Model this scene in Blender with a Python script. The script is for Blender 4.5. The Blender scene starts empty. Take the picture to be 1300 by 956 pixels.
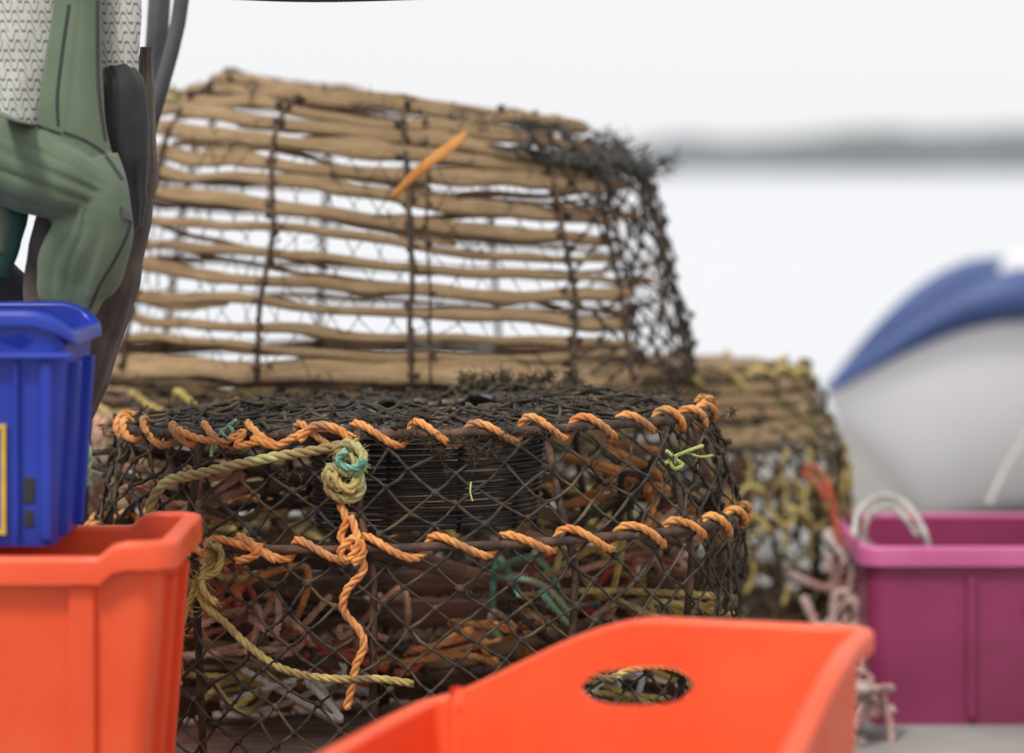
import bpy, math, random
from mathutils import Vector, noise, Matrix
random.seed(7)
CAMH=0.75; F=4000.0
def W(px,py,Y):
    """survey helper: sight-line bearing + distance -> metres"""
    return Vector(((px-650)/F*Y, Y, CAMH-(py-215)/F*Y))
def nz(x,y=0,z=0): return noise.noise(Vector((x,y,z)))

# ------------------------------------------------------------ materials
def mat(name,c1,c2=None,scale=20,rough=0.7,bump=0.2,bscale=None,c3=None,c3amt=0.5,metal=0.0,stretch=None,uv=False,spec=0.5,sheen=0.0,detail=6,bdist=0.002,rvar=0.0):
    m=bpy.data.materials.new(name); m.use_nodes=True
    nt=m.node_tree; N=nt.nodes; L=nt.links
    b=N['Principled BSDF']
    b.inputs['Roughness'].default_value=rough; b.inputs['Metallic'].default_value=metal
    b.inputs['Specular IOR Level'].default_value=spec
    if sheen: b.inputs['Sheen Weight'].default_value=sheen
    tc=N.new('ShaderNodeTexCoord'); mp=N.new('ShaderNodeMapping')
    L.new(tc.outputs['UV' if uv else 'Object'],mp.inputs['Vector'])
    if stretch: mp.inputs['Scale'].default_value=stretch
    n1=N.new('ShaderNodeTexNoise'); n1.inputs['Scale'].default_value=scale; n1.inputs['Detail'].default_value=detail
    L.new(mp.outputs[0],n1.inputs['Vector'])
    r=N.new('ShaderNodeValToRGB'); r.color_ramp.elements[0].position=0.36; r.color_ramp.elements[1].position=0.64
    c2=c2 or c1
    r.color_ramp.elements[0].color=(*c1,1); r.color_ramp.elements[1].color=(*c2,1)
    L.new(n1.outputs['Fac'],r.inputs[0]); out=r.outputs[0]
    if c3:
        n2=N.new('ShaderNodeTexNoise'); n2.inputs['Scale'].default_value=scale*0.37; n2.inputs['Detail'].default_value=8
        L.new(tc.outputs['Object'],n2.inputs['Vector'])
        r2=N.new('ShaderNodeValToRGB'); r2.color_ramp.elements[0].position=1-c3amt-0.06; r2.color_ramp.elements[1].position=1-c3amt+0.08
        L.new(n2.outputs['Fac'],r2.inputs[0])
        mx=N.new('ShaderNodeMix'); mx.data_type='RGBA'
        L.new(r2.outputs[0],mx.inputs[0]); L.new(out,mx.inputs[6]); mx.inputs[7].default_value=(*c3,1); out=mx.outputs[2]
    L.new(out,b.inputs['Base Color'])
    if rvar:
        mr=N.new('ShaderNodeMapRange'); mr.inputs[1].default_value=0.3; mr.inputs[2].default_value=0.7
        mr.inputs[3].default_value=rough-rvar; mr.inputs[4].default_value=rough+rvar
        n3=N.new('ShaderNodeTexNoise'); n3.inputs['Scale'].default_value=scale*2.3; n3.inputs['Detail'].default_value=8
        L.new(tc.outputs['Object'],n3.inputs['Vector']); L.new(n3.outputs['Fac'],mr.inputs[0]); L.new(mr.outputs[0],b.inputs['Roughness'])
    if bump:
        nb=N.new('ShaderNodeTexNoise'); nb.inputs['Scale'].default_value=bscale or scale*3; nb.inputs['Detail'].default_value=5
        L.new(mp.outputs[0],nb.inputs['Vector'])
        bp=N.new('ShaderNodeBump'); bp.inputs['Strength'].default_value=bump; bp.inputs['Distance'].default_value=bdist
        L.new(nb.outputs['Fac'],bp.inputs['Height']); L.new(bp.outputs[0],b.inputs['Normal'])
    return m
M={}
M['net']=mat('net_twine',(0.022,0.018,0.015),(0.085,0.065,0.045),60,0.8,0.6,400,(0.15,0.115,0.06),0.40,spec=0.35)
M['netpale']=mat('net_mossy',(0.10,0.085,0.04),(0.25,0.22,0.09),40,0.85,0.5,300,(0.05,0.04,0.03),0.5)
M['blackcane']=mat('black_cane',(0.012,0.012,0.013),(0.035,0.031,0.028),50,0.30,0.2,200,(0.11,0.08,0.05),0.43)
M['steel']=mat('rusty_steel',(0.05,0.03,0.02),(0.16,0.085,0.05),60,0.8,0.7,250,(0.035,0.028,0.024),0.46)
M['orope']=mat('orange_rope',(0.60,0.21,0.05),(0.82,0.40,0.13),70,0.78,0.7,500,(0.42,0.21,0.09),0.44,bdist=0.001)
M['yrope']=mat('yellow_rope',(0.42,0.32,0.09),(0.66,0.52,0.19),60,0.85,0.7,500,(0.22,0.15,0.07),0.45,bdist=0.001)
M['grope']=mat('pale_green_rope',(0.36,0.36,0.14),(0.60,0.58,0.27),60,0.85,0.7,500,(0.32,0.24,0.10),0.50,bdist=0.001)
M['teal']=mat('teal_rope',(0.07,0.30,0.22),(0.28,0.52,0.38),60,0.8,0.6,500,(0.42,0.44,0.25),0.47)
M['redrope']=mat('red_rope',(0.42,0.07,0.035),(0.6,0.16,0.08),60,0.8,0.6,500,(0.3,0.14,0.08),0.45)
M['palerope']=mat('pale_rope',(0.45,0.44,0.38),(0.65,0.64,0.58),60,0.85,0.6,400)
M['peach']=mat('peach_rope',(0.5,0.25,0.16),(0.68,0.42,0.30),60,0.85,0.6,400,(0.3,0.18,0.12),0.45)
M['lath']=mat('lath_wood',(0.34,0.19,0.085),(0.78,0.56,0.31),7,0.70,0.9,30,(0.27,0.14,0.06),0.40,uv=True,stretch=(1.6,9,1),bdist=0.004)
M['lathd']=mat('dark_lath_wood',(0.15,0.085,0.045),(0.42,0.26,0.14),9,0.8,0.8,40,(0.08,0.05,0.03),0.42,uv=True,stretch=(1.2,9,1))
M['plank']=mat('weathered_plank',(0.12,0.07,0.052),(0.27,0.17,0.125),14,0.85,0.7,50,(0.22,0.07,0.045),0.40,stretch=(1,9,9))
M['weed']=mat('dried_weed',(0.03,0.024,0.018),(0.10,0.075,0.045),80,0.95,0.2)
M['orange']=mat('orange_plastic',(0.78,0.085,0.022),(0.88,0.125,0.035),5,0.42,0.12,60,(0.64,0.10,0.04),0.36,bdist=0.001,rvar=0.12)
M['blue']=mat('blue_plastic',(0.010,0.03,0.30),(0.018,0.05,0.44),6,0.36,0.12,60,(0.02,0.04,0.20),0.36,bdist=0.001,rvar=0.1)
M['yellow']=mat('yellow_print',(0.75,0.5,0.05),(0.65,0.42,0.05),50,0.5,0)
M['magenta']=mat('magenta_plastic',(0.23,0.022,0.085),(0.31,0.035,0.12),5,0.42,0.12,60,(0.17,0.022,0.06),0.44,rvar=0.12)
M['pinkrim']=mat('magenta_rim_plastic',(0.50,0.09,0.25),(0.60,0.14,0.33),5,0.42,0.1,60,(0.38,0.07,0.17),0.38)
M['green']=mat('green_neoprene',(0.082,0.122,0.072),(0.115,0.16,0.10),5,0.72,0.45,900,(0.14,0.18,0.12),0.34,sheen=0.2,bdist=0.0007,rvar=0.1)
M['blackneo']=mat('black_neoprene',(0.018,0.018,0.02),(0.03,0.03,0.033),12,0.75,0.4,180,sheen=0.15,bdist=0.001)
M['greyneo']=mat('grey_brown_neoprene',(0.07,0.058,0.046),(0.12,0.10,0.082),30,0.9,0.6,450,sheen=0.2,bdist=0.001)
M['tealneo']=mat('teal_neoprene',(0.02,0.085,0.075),(0.04,0.12,0.10),10,0.7,0.3,200)
M['darkpole']=mat('dark_metal',(0.06,0.062,0.07),(0.12,0.12,0.13),15,0.5,0.2,80,metal=0.4)
M['concrete']=mat('concrete_ground',(0.22,0.21,0.20),(0.33,0.32,0.30),3,0.9,0.6,60,(0.13,0.125,0.12),0.4)
M['hullw']=mat('white_gelcoat_reflect_tint',(0.74,0.73,0.75),(0.82,0.81,0.82),1.6,0.28,0.05,10,(0.55,0.40,0.43),0.44,rvar=.1)  # pink patches paint reflected colour onto the white hull
M['hullb']=mat('blue_tube_fabric',(0.025,0.055,0.18),(0.045,0.085,0.25),4,0.5,0.1,40,(0.07,0.11,0.26),.4)
M['otape']=mat('orange_wood_strip',(0.45,0.17,0.03),(0.62,0.27,0.06),30,0.7,0.4,100)

def pattern_mat():
    m=bpy.data.materials.new('grip_print_neoprene'); m.use_nodes=True
    nt=m.node_tree;N=nt.nodes;L=nt.links;b=N['Principled BSDF'];b.inputs['Roughness'].default_value=0.6
    tc=N.new('ShaderNodeTexCoord'); sp=N.new('ShaderNodeSeparateXYZ'); L.new(tc.outputs['Object'],sp.inputs[0])
    def mth(op,a,bv=None):
        n=N.new('ShaderNodeMath'); n.operation=op
        for i,v in enumerate((a,bv)):
            if v is None: continue
            if isinstance(v,(int,float)): n.inputs[i].default_value=v
            else: L.new(v,n.inputs[i])
        return n.outputs[0]
    u=mth('MULTIPLY',mth('ADD',sp.outputs['X'],mth('MULTIPLY',sp.outputs['Z'],0.12)),75.0); v=mth('MULTIPLY',sp.outputs['Z'],100.0)
    tri=mth('PINGPONG',u,0.5)
    trc=mth('MINIMUM',mth('MAXIMUM',mth('MULTIPLY',mth('SUBTRACT',tri,0.14),2.2),0),0.5)
    f=mth('FRACT',mth('ADD',v,mth('MULTIPLY',trc,2.0)))
    line=mth('LESS_THAN',f,0.30)
    br=mth('GREATER_THAN',mth('FRACT',mth('ADD',mth('MULTIPLY',u,0.5),mth('MULTIPLY',mth('FLOOR',mth('ADD',v,mth('MULTIPLY',trc,2.0))),0.37))),0.16)
    line=mth('MULTIPLY',line,br)
    mx=N.new('ShaderNodeMix'); mx.data_type='RGBA'; L.new(line,mx.inputs[0])
    mx.inputs[6].default_value=(0.60,0.60,0.55,1); mx.inputs[7].default_value=(0.20,0.22,0.18,1)
    L.new(mx.outputs[2],b.inputs['Base Color'])
    bp=N.new('ShaderNodeBump'); bp.inputs['Strength'].default_value=0.5; bp.inputs['Distance'].default_value=0.001; bp.invert=True
    L.new(line,bp.inputs['Height']); L.new(bp.outputs[0],b.inputs['Normal'])
    return m
M['pattern']=pattern_mat()

# ------------------------------------------------------------ mesh builder
class MB:
    def __init__(s): s.v=[];s.f=[];s.uv=[]
    def sweep(s,P,rad,sides=6,closed=False,ups=None,flat=None,cap=True):
        n=len(P)
        if n<2: return
        T=[]
        for i in range(n):
            a=P[(i-1)%n] if (closed or i>0) else P[0]; b=P[(i+1)%n] if (closed or i<n-1) else P[-1]
            t=(b-a); T.append(t.normalized() if t.length>1e-9 else Vector((1,0,0)))
        base=len(s.v)
        up=None; L=[0]
        for i in range(1,n+1): L.append(L[-1]+(P[i%n]-P[i-1]).length)
        off=random.random()*50
        for i in range(n):
            t=T[i]
            if ups: u=ups[i]-t*ups[i].dot(t)
            else:
                if up is None: up=t.orthogonal()
                u=up-t*up.dot(t)
                if u.length<1e-6: u=t.orthogonal()
            u=u.normalized(); up=u; w=t.cross(u)
            r=rad[i] if isinstance(rad,(list,tuple)) else rad
            for k in range(sides):
                a=2*math.pi*(k+0.5)/sides; c,d=math.cos(a),math.sin(a)
                if flat:
                    wd,th=flat[i] if isinstance(flat,list) else flat
                    c=math.copysign(abs(c)**0.75,c); d=math.copysign(abs(d)**0.75,d)
                    s.v.append(P[i]+u*(c*th)+w*(d*wd))
                else: s.v.append(P[i]+u*(c*r)+w*(d*r))
        m=n if closed else n-1
        for i in range(m):
            j=(i+1)%n
            for k in range(sides):
                k2=(k+1)%sides
                s.f.append((base+i*sides+k,base+i*sides+k2,base+j*sides+k2,base+j*sides+k))
                s.uv.append(((L[i]+off,k/sides),(L[i]+off,(k+1)/sides),(L[i+1]+off,(k+1)/sides),(L[i+1]+off,k/sides)))
        if not closed and cap:
            s.f.append(tuple(base+k for k in range(sides))[::-1]); s.uv.append(((off,0),)*sides)
            s.f.append(tuple(base+(n-1)*sides+k for k in range(sides))); s.uv.append(((off,0),)*sides)
    def blob(s,c,r,jit=0.25,sc=(1,1,1)):
        base=len(s.v); R,S=4,6
        s.v.append(c+Vector((0,0,r*sc[2])))
        for i in range(1,R):
            th=math.pi*i/R
            for k in range(S):
                ph=2*math.pi*k/S; q=r*(1+random.uniform(-jit,jit))
                s.v.append(c+Vector((q*sc[0]*math.sin(th)*math.cos(ph),q*sc[1]*math.sin(th)*math.sin(ph),q*sc[2]*math.cos(th))))
        s.v.append(c-Vector((0,0,r*sc[2]))); last=len(s.v)-1
        for k in range(S):
            k2=(k+1)%S
            s.f.append((base,base+1+k,base+1+k2)); s.uv.append(((0,0),)*3)
            for i in range(R-2):
                a=base+1+i*S
                s.f.append((a+k,a+S+k,a+S+k2,a+k2)); s.uv.append(((0,0),)*4)
            a=base+1+(R-2)*S
            s.f.append((a+k,last,a+k2)); s.uv.append(((0,0),)*3)
    def box(s,lo,hi,jit=0):
        base=len(s.v)
        for z in (lo[2],hi[2]):
            for y in (lo[1],hi[1]):
                for x in (lo[0],hi[0]): s.v.append(Vector((x+random.uniform(-jit,jit),y+random.uniform(-jit,jit),z+random.uniform(-jit,jit))))
        for q in ((0,2,3,1),(4,5,7,6),(0,1,5,4),(2,6,7,3),(0,4,6,2),(1,3,7,5)):
            s.f.append(tuple(base+i for i in q)); s.uv.append(((0,0),(1,0),(1,1),(0,1)))
    def make(s,name,material,parent=None,smooth=True,bevel=0,loc=(0,0,0),rotz=0):
        me=bpy.data.meshes.new(name); me.from_pydata([tuple(v) for v in s.v],[],s.f); 
        ul=me.uv_layers.new(name='UVMap'); flat=[]
        for u in s.uv:
            for p in u: flat+= [p[0],p[1]]
        ul.data.foreach_set('uv',flat)
        if smooth: me.polygons.foreach_set('use_smooth',[True]*len(me.polygons))
        me.materials.append(material); me.update()
        o=bpy.data.objects.new(name,me); bpy.context.collection.objects.link(o)
        o.location=loc; o.rotation_euler=(0,0,rotz)
        if parent: o.parent=parent
        if bevel:
            b=o.modifiers.new('b','BEVEL'); b.width=bevel; b.segments=2; b.limit_method='ANGLE'
        return o
def empty(name,loc=(0,0,0),rotz=0):
    o=bpy.data.objects.new(name,None); bpy.context.collection.objects.link(o); o.location=loc; o.rotation_euler=(0,0,rotz); o.empty_display_size=0.05
    return o
def catmull(P,step,closed=False):
    out=[]; n=len(P)
    seg=n if closed else n-1
    for i in range(seg):
        if closed: p0,p1,p2,p3=P[(i-1)%n],P[i],P[(i+1)%n],P[(i+2)%n]
        else: p0,p1,p2,p3=P[max(i-1,0)],P[i],P[i+1],P[min(i+2,n-1)]
        k=max(1,int((p2-p1).length/step))
        for j in range(k):
            t=j/k
            out.append(0.5*((2*p1)+(p2-p0)*t+(2*p0-5*p1+4*p2-p3)*t*t+(3*p1-p0-3*p2+p3)*t**3))
    if not closed: out.append(P[-1].copy())
    return out
def rope(mb,P,r,pitch=None,closed=False,jit=0.12):
    pitch=pitch or r*7.5
    Q=catmull(P,pitch/8,closed)
    if len(Q)<3: return
    n=len(Q); up=None; S=0; strands=[[],[],[]]
    for i in range(n):
        a=Q[max(i-1,0)]; b=Q[min(i+1,n-1)]; t=(b-a)
        t=t.normalized() if t.length>1e-9 else Vector((1,0,0))
        if up is None: up=t.orthogonal()
        u=up-t*up.dot(t); u=u.normalized() if u.length>1e-6 else t.orthogonal().normalized()
        up=u; w=t.cross(u)
        if i: S+=(Q[i]-Q[i-1]).length
        for k in range(3):
            an=2*math.pi*(S/pitch+k/3)
            rr=r*0.53*(1+jit*2*nz(S*90,k))
            strands[k].append(Q[i]+u*(math.cos(an)*rr)+w*(math.sin(an)*rr))
    for st in strands: mb.sweep(st,r*0.56,6)
def fuzz(mb,pts,n,length,r=0.0004,curl=0.6):
    for _ in range(n):
        p=random.choice(pts).copy(); d=Vector((random.gauss(0,1),random.gauss(0,1),random.gauss(0,1))).normalized()
        Q=[p.copy()]
        l=length*random.uniform(0.4,1.2)
        for i in range(4):
            d=(d+curl*Vector((random.gauss(0,1),random.gauss(0,1),random.gauss(0,1)))*0.6).normalized()
            p=p+d*l/4; Q.append(p.copy())
        mb.sweep(Q,[r,r,r*.9,r*.8,r*.5],3,cap=False)

# ------------------------------------------------------------ creel geometry
class Pot:
    """profile: list of (z,r) from the top down; lean = rise per metre of x; ysc = oval ratio"""
    def __init__(s,xc,yc,prof,lean=0.0,seed=0,wob=0.006,ysc=1.0):
        s.xc,s.yc,s.prof,s.lean,s.seed,s.wob,s.ysc=xc,yc,prof,lean,seed,wob,ysc
    def p(s,th,z,r):
        x=s.xc+r*math.cos(th); y=s.yc+s.ysc*r*math.sin(th)
        ln=s.lean(z) if callable(s.lean) else s.lean
        return Vector((x,y,z+ln*(x-s.xc)))
    def pw(s,th,z,r,amp=None):
        amp=s.wob if amp is None else amp
        c,d=math.cos(th)*3,math.sin(th)*3
        return s.p(th+amp*2.5*nz(c*1.7+s.seed,d*1.7,z*25),z+amp*nz(c*2,d*2+s.seed,z*20+9),r+amp*1.3*nz(c*2.2,d*2.2,z*22-s.seed))
def net_band(mb,pot,z0,r0,z1,r1,N,R,rad=0.0018,knot=0.0042,th0=0,th1=2*math.pi,bulge=0.0,amp=None):
    full=abs(th1-th0-2*math.pi)<1e-3
    w=(th1-th0)/N; J=2*R
    def node(i,j):
        v=j/J; th=th0+w*(i%(2*N) if full else i)*0.5
        z=z0+(z1-z0)*v; r=r0+(r1-r0)*v+bulge*math.sin(math.pi*v)
        q=pot.pw(th,z,r,amp)
        if 0<j<J: 
            q+=Vector((nz(th*31,j*7.3,z*50),nz(th*29,j*5.1,3),nz(th*37,j*3.7,7)))*0.009
        return q
    for i in range(N):
        for sgn in (1,-1):
            Q=[]
            for j in range(J+1):
                ii=2*i+sgn*j
                if not full and (ii<0 or ii>2*N):
                    if len(Q)>1: mb.sweep(Q,rad,5)
                    Q=[]; continue
                a=node(ii,j)
                if Q:
                    m=(Q[-1]+a)*0.5; m+=Vector((0,0,-0.0012))+Vector((random.gauss(0,1),random.gauss(0,1),random.gauss(0,1)))*0.0011
                    Q.append(m)
                Q.append(a)
            if len(Q)>1: mb.sweep(Q,[rad*random.uniform(0.75,1.25) for _ in Q],5)
    for i in range(N):
        for j in range(J+1):
            ii=2*i+(j%2)
            mb.blob(node(ii,j),knot*random.uniform(0.7,1.3),0.35)
def ring(mb,pot,z,r,rad,amp=0.003,sides=8):
    mb.sweep([pot.pw(2*math.pi*i/96,z,r,amp) for i in range(96)],rad,sides,closed=True)
def lacing(mb,pot,z,r,turns,a,rr,gap=0.5,th0=0,th1=2*math.pi,amp=0.003):
    P=[]; K=20; n=int(turns*K*(th1-th0)/(2*math.pi))
    for k in range(n):
        ph=2*math.pi*k/K; tt=k/K
        th=th0+(ph+gap*math.sin(ph)+1.3*nz(tt*0.6,pot.seed))/turns
        aa=a*(1+0.45*nz(tt*0.9,3,pot.seed))
        c=pot.pw(th,z,r,amp); rd=Vector((math.cos(th),math.sin(th),0))
        P.append(c+rd*(aa*0.8*math.cos(ph))+Vector((0,0,-aa*1.15*math.sin(ph)+0.4*aa*nz(tt*1.3,8))))
    rope(mb,P,rr)
    return P
def lath(mb,pot,z,r,th0,th1,w,t,seed,slope=0.0,step=0.035,wob=0.006):
    n=max(4,int(abs(th1-th0)/step)); P=[];U=[];Fl=[]
    for i in range(n+1):
        f=i/n; th=th0+(th1-th0)*f
        zz=z+slope*(f-0.5)+wob*nz(th*1.3,seed*7.1)+wob*0.5*nz(th*4,seed*3.3)
        rr=r+0.004*nz(th*1.5,seed*2.2,5)
        P.append(pot.p(th,zz,rr)); U.append(Vector((math.cos(th),math.sin(th),0.25)))
        e=min(1,(min(f,1-f)*n+0.4)/1.6)
        kn=1+0.5*max(0,nz(th*9,seed*5.1))
        Fl.append((w*(0.55+0.45*e)*(1+0.5*nz(th*2,seed*1.7,2))*kn,t*(1+0.3*nz(th*5,seed))))
    mb.sweep(P,1,10,ups=U,flat=Fl)

# ============ FRONT CREEL ============
front=empty('lobster_pot',(0,0,0))
FX,FY,YS=-0.110,3.645,0.69
LN=0.026
zt,zm,zb=0.463,0.343,0.082
rt,rm,rb=0.338,0.374,0.346
fp=Pot(FX,FY,[(zt,rt),(zm,rm),(zb,rb)],lean=LN,seed=1,wob=0.009,ysc=YS)
mb=MB()
net_band(mb,fp,zt,rt,zm,rm,44,3,bulge=0.004,rad=0.0018,knot=0.0040)
net_band(mb,fp,zm,rm,zb,rb,44,6,bulge=0.008,rad=0.0018,knot=0.0040)
net_band(mb,fp,zt+0.004,rt,zt+0.022,0.20,46,3,rad=0.0018,knot=0.0042,amp=0.012)
net_band(mb,fp,zt+0.022,0.20,zt+0.014,0.13,46,1,rad=0.0016,knot=0.0032)
mb.make('netting',M['net'],front)
mb=MB()
ring(mb,fp,zt,rt,0.0055); ring(mb,fp,zm,rm,0.0052); ring(mb,fp,zb,rb,0.006)
for px in (238,455,705,860):
    x=(px-650)/F*3.5-FX; c=max(-1,min(1,x/0.36)); th=-math.acos(c)
    mb.sweep([fp.pw(th,zt,rt-0.004,.003),fp.pw(th+0.02,zm+0.04,rm-0.016,.003),fp.pw(th+0.06,zm-0.03,rm-0.010,.003),fp.pw(th+0.05,zb,rb,.003)],0.0044,7)
for th in (0.3,1.0,1.7,2.4,3.0):
    mb.sweep([fp.p(th,zt,rt-0.004),fp.p(th,zm,rm-0.008),fp.p(th,zb,rb)],0.0046,7)
for th in (0.25,1.3,2.35): mb.sweep([fp.p(th,zt,rt),fp.p(th,zt+0.012,0.15)],0.004,6); mb.sweep([fp.p(th+math.pi,zt,rt),fp.p(th+math.pi,zt+0.012,0.15)],0.004,6)
mb.make('steel_frame',M['steel'],front)
mb=MB()
r=0.135
FO=Vector((.012,-.03,0))
while r<0.318:
    f=(r-0.135)/0.19; z=zt+0.013-0.017*f**1.5+random.uniform(-.003,.003)
    mb.sweep([fp.pw(2*math.pi*i/80,z,r,0.010) for i in range(80)],0.0034+0.001*random.random(),6,closed=True); r+=0.0105
for k in range(19):
    rr=0.138-0.0006*k+random.uniform(-.002,.002)
    dx,dy=random.uniform(-.0015,.0015),random.uniform(-.0015,.0015)
    tl=random.uniform(-.012,.012)
    mb.sweep([fp.p(2*math.pi*i/64,zt+0.004-k*0.0066+tl*math.cos(2*math.pi*i/64)*0.14,rr)+Vector((dx,dy,0))+FO for i in range(64)],0.0028,6,closed=True)
for k in range(10):
    th=2*math.pi*k/10
    mb.sweep([fp.p(th,zt+0.006,0.133)+FO,fp.p(th,zt-0.122,0.124)+FO],0.003,6)
mb.make('entrance_funnel',M['blackcane'],front)
mb=MB()
Lp=lacing(mb,fp,zt,rt,33,0.0105,0.0043,gap=0.62,th0=-math.pi-0.25,th1=0.3)
Lq=lacing(mb,fp,zm,rm,31,0.0105,0.0046,gap=0.66)
fuzz(mb,Lp+Lq,1400,0.005,0.00022)
def onpot(px,py,off=0.004):
    Y=3.45
    for _ in range(12):
        q=W(px,py,Y); zl=q.z-LN*(q.x-FX)
        if zl>zm: r=rt+(rm-rt)*max(0,min(1,(zt-zl)/(zt-zm)))
        else: r=rm+(rb-rm)*max(0,min(1,(zm-zl)/(zm-zb)))
        r+=off; dx=q.x-FX
        Y=FY-YS*math.sqrt(max(0.0004,r*r-dx*dx))
    return W(px,py,Y)
def OP(L,off=0.006,j=0): return [onpot(a,b,off+ (c[0] if c else 0)) for a,b,*c in L]
rope(mb,OP([(432,640),(440,662),(433,682),(452,700),(462,722),(440,750),(436,775),(456,800),(462,820),(452,845),(448,866),(440,900)],0.008),0.0046)
rope(mb,OP([(445,655),(455,690),(440,712),(432,700),(450,682),(462,700),(448,716)],0.014),0.0044)
rope(mb,OP([(268,700),(262,690),(275,684),(300,690),(330,700),(350,712)],0.010),0.0045)
rope(mb,OP([(320,556),(350,566),(372,556),(395,546),(418,544),(440,552),(455,560)],0.012),0.0045)
rope(mb,OP([(330,690),(325,705),(300,712)],0.012),0.0045)
rope(mb,OP([(380,560),(400,540),(430,545),(445,560)],0.018),0.0045)
rope(mb,OP([(225,545),(250,556),(285,560),(310,548),(300,566),(330,560)],0.012),0.0042)
mb.make('orange_lacing',M['orope'],front)
mb=MB()
A=OP([(212,700),(198,680),(190,655),(196,630),(215,610),(250,602),(300,590),(350,580),(395,573),(430,566),(450,570)],0.016)
rope(mb,A,0.0058)
rope(mb,OP([(425,575),(440,562),(458,572),(460,592),(440,600),(418,592),(418,610),(440,620),(458,612)],0.026),0.0056)
rope(mb,OP([(414,600),(420,625),(440,634),(458,625),(455,600),(445,580),(425,585)],0.018),0.0056)
fuzz(mb,catmull(A,0.01),500,0.007,0.0003); fuzz(mb,OP([(425,575),(440,562),(458,572),(460,592),(440,600),(418,592),(418,610),(440,620),(458,612)],0.030),260,0.010,0.0003)
mb.make('pale_green_rope',M['grope'],front)
mb=MB(); rope(mb,OP([(440,572),(428,582),(436,592),(454,594),(462,584)],0.034),0.004); 
fuzz(mb,OP([(452,600),(460,590),(430,590)],0.034),70,0.012,0.0004)
rope(mb,OP([(300,533),(285,545),(272,560),(268,580)],0.006),0.0020)
rope(mb,OP([(290,540),(296,548),(288,556),(280,546)],0.008),0.0020)
mb.make('teal_twine',M['teal'],front)
mb=MB()
rope(mb,OP([(280,690),(268,705),(258,728),(252,750),(262,770),(285,790),(310,815),(345,842),(380,856),(430,862),(480,862),(525,868)],0.012),0.0044)
rope(mb,OP([(272,715),(250,742),(238,770),(228,800),(216,815),(222,840),(228,870)],0.012),0.0036)
rope(mb,OP([(262,690),(280,700),(276,725),(256,735),(262,755),(275,765)],0.018),0.004)
rope(mb,OP([(424,600),(430,615),(446,622),(452,608)],0.030),0.0048)
rope(mb,OP([(740,850),(770,862),(800,850),(830,845),(860,850),(885,868)],0.012),0.004)
fz=OP([(272,715),(250,742),(238,770),(228,800),(216,815),(222,840),(255,735),(266,765),(270,700)],0.014)
fuzz(mb,fz,300,0.02,0.0005)
fuzz(mb,OP([(425,620),(440,630),(455,600)],0.026),60,0.012,0.0005)
mb.make('yellow_rope',M['yrope'],front)
mb=MB()
rope(mb,OP([(845,588),(860,578),(875,572),(892,566)],0.012),0.0020); rope(mb,OP([(846,572),(856,582),(866,590),(856,595),(850,586)],0.012),0.0022); rope(mb,OP([(872,575),(890,580),(905,578)],0.012),0.0014)
rope(mb,OP([(598,612),(597,625),(600,636)],0.008),0.0010)
ml=mat('lime_twine',(0.42,0.48,0.10),(0.58,0.60,0.24),60,0.7,0.2)
mb.make('lime_twine',ml,front)
mb=MB()
top=[]
for _ in range(70):
    th=random.uniform(0,2*math.pi); r=random.uniform(0.15,0.34); top.append(fp.p(th,zt+0.010+random.uniform(0,.01),r))
fuzz(mb,top,800,0.020,0.0006,1.0)
c=[fp.p(random.gauss(1.15,0.16),zt+0.024+random.uniform(-.008,.010),random.uniform(0.25,0.33)) for _ in range(30)]
fuzz(mb,c,700,0.020,0.0006,1.2)
c=OP([(520,555),(545,560),(560,575),(600,565),(625,570),(640,550),(600,585),(575,560),(700,548)],0.006)
fuzz(mb,c,450,0.016,0.0006,1.2)
for th in [random.uniform(-3.14,0) for _ in range(90)]:
    fuzz(mb,[fp.p(th,random.choice([zt,zm,zt-0.04,zm-.05,zm-.1]),rm-0.008)],8,0.011,0.0005,1.0)
mb.make('dried_weed',M['weed'],front)
mb=MB()
for k in range(7):
    yo=-0.215+k*0.072; hw=math.sqrt(max(0.001,0.33**2-(yo/YS)**2))
    mb.box((FX-hw,FY+yo-0.026,0.073),(FX+hw,FY+yo+0.026,0.09+random.uniform(-.002,.002)),0.003)
for k in range(4):
    z=0.12+k*0.042
    lath(mb,fp,z,rb-0.035,0.15,math.pi-0.2,0.015,0.005,k+140,wob=0.006)
mb.make('base_slats',M['plank'],front,smooth=False,bevel=0.002)
def tangle(mb,c,R,n,r,flat=0.5):
    P=[Vector((c[0]+random.gauss(0,R),c[1]+random.gauss(0,R*.8),c[2]+random.gauss(0,R*flat))) for _ in range(n)]
    rope(mb,P,r)
for nm,mt,cs in (('red_rope_tangle','redrope',[(-0.36,3.68,0.28),(0.10,3.75,0.24),(-.2,3.7,.17)]),('orange_rope_tangle','orope',[(-0.32,3.74,0.24),(-0.02,3.72,0.18),(.15,3.7,.38)]),('peach_rope_tangle','peach',[(-0.30,3.66,0.22),(-0.2,3.72,0.2),(0.05,3.7,0.2),(.16,3.7,.3),(-.38,3.66,.38)]),('teal_rope_tangle','teal',[(0.02,3.75,0.24)]),('pale_rope_tangle','palerope',[(-0.25,3.7,0.16),(.1,3.72,.17)]),('brown_rope_tangle','yrope',[(-0.3,3.68,0.16),(0.05,3.65,0.14),(0.1,3.75,0.30),(.17,3.7,.22),(-.36,3.68,.32)]),('bait_net_tangle','net',[(-0.3,3.7,0.2),(-0.1,3.7,0.15),(0.1,3.7,0.2),(0.15,3.68,0.35),(-0.35,3.66,0.38)])):  # peach tangles: pinkish rope, its bright colour also standing in for backlight inside
    mb=MB()
    for c in cs: tangle(mb,c,0.05,13,0.0040,0.6)
    mb.make(nm,M[mt],front)
mb=MB()
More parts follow.
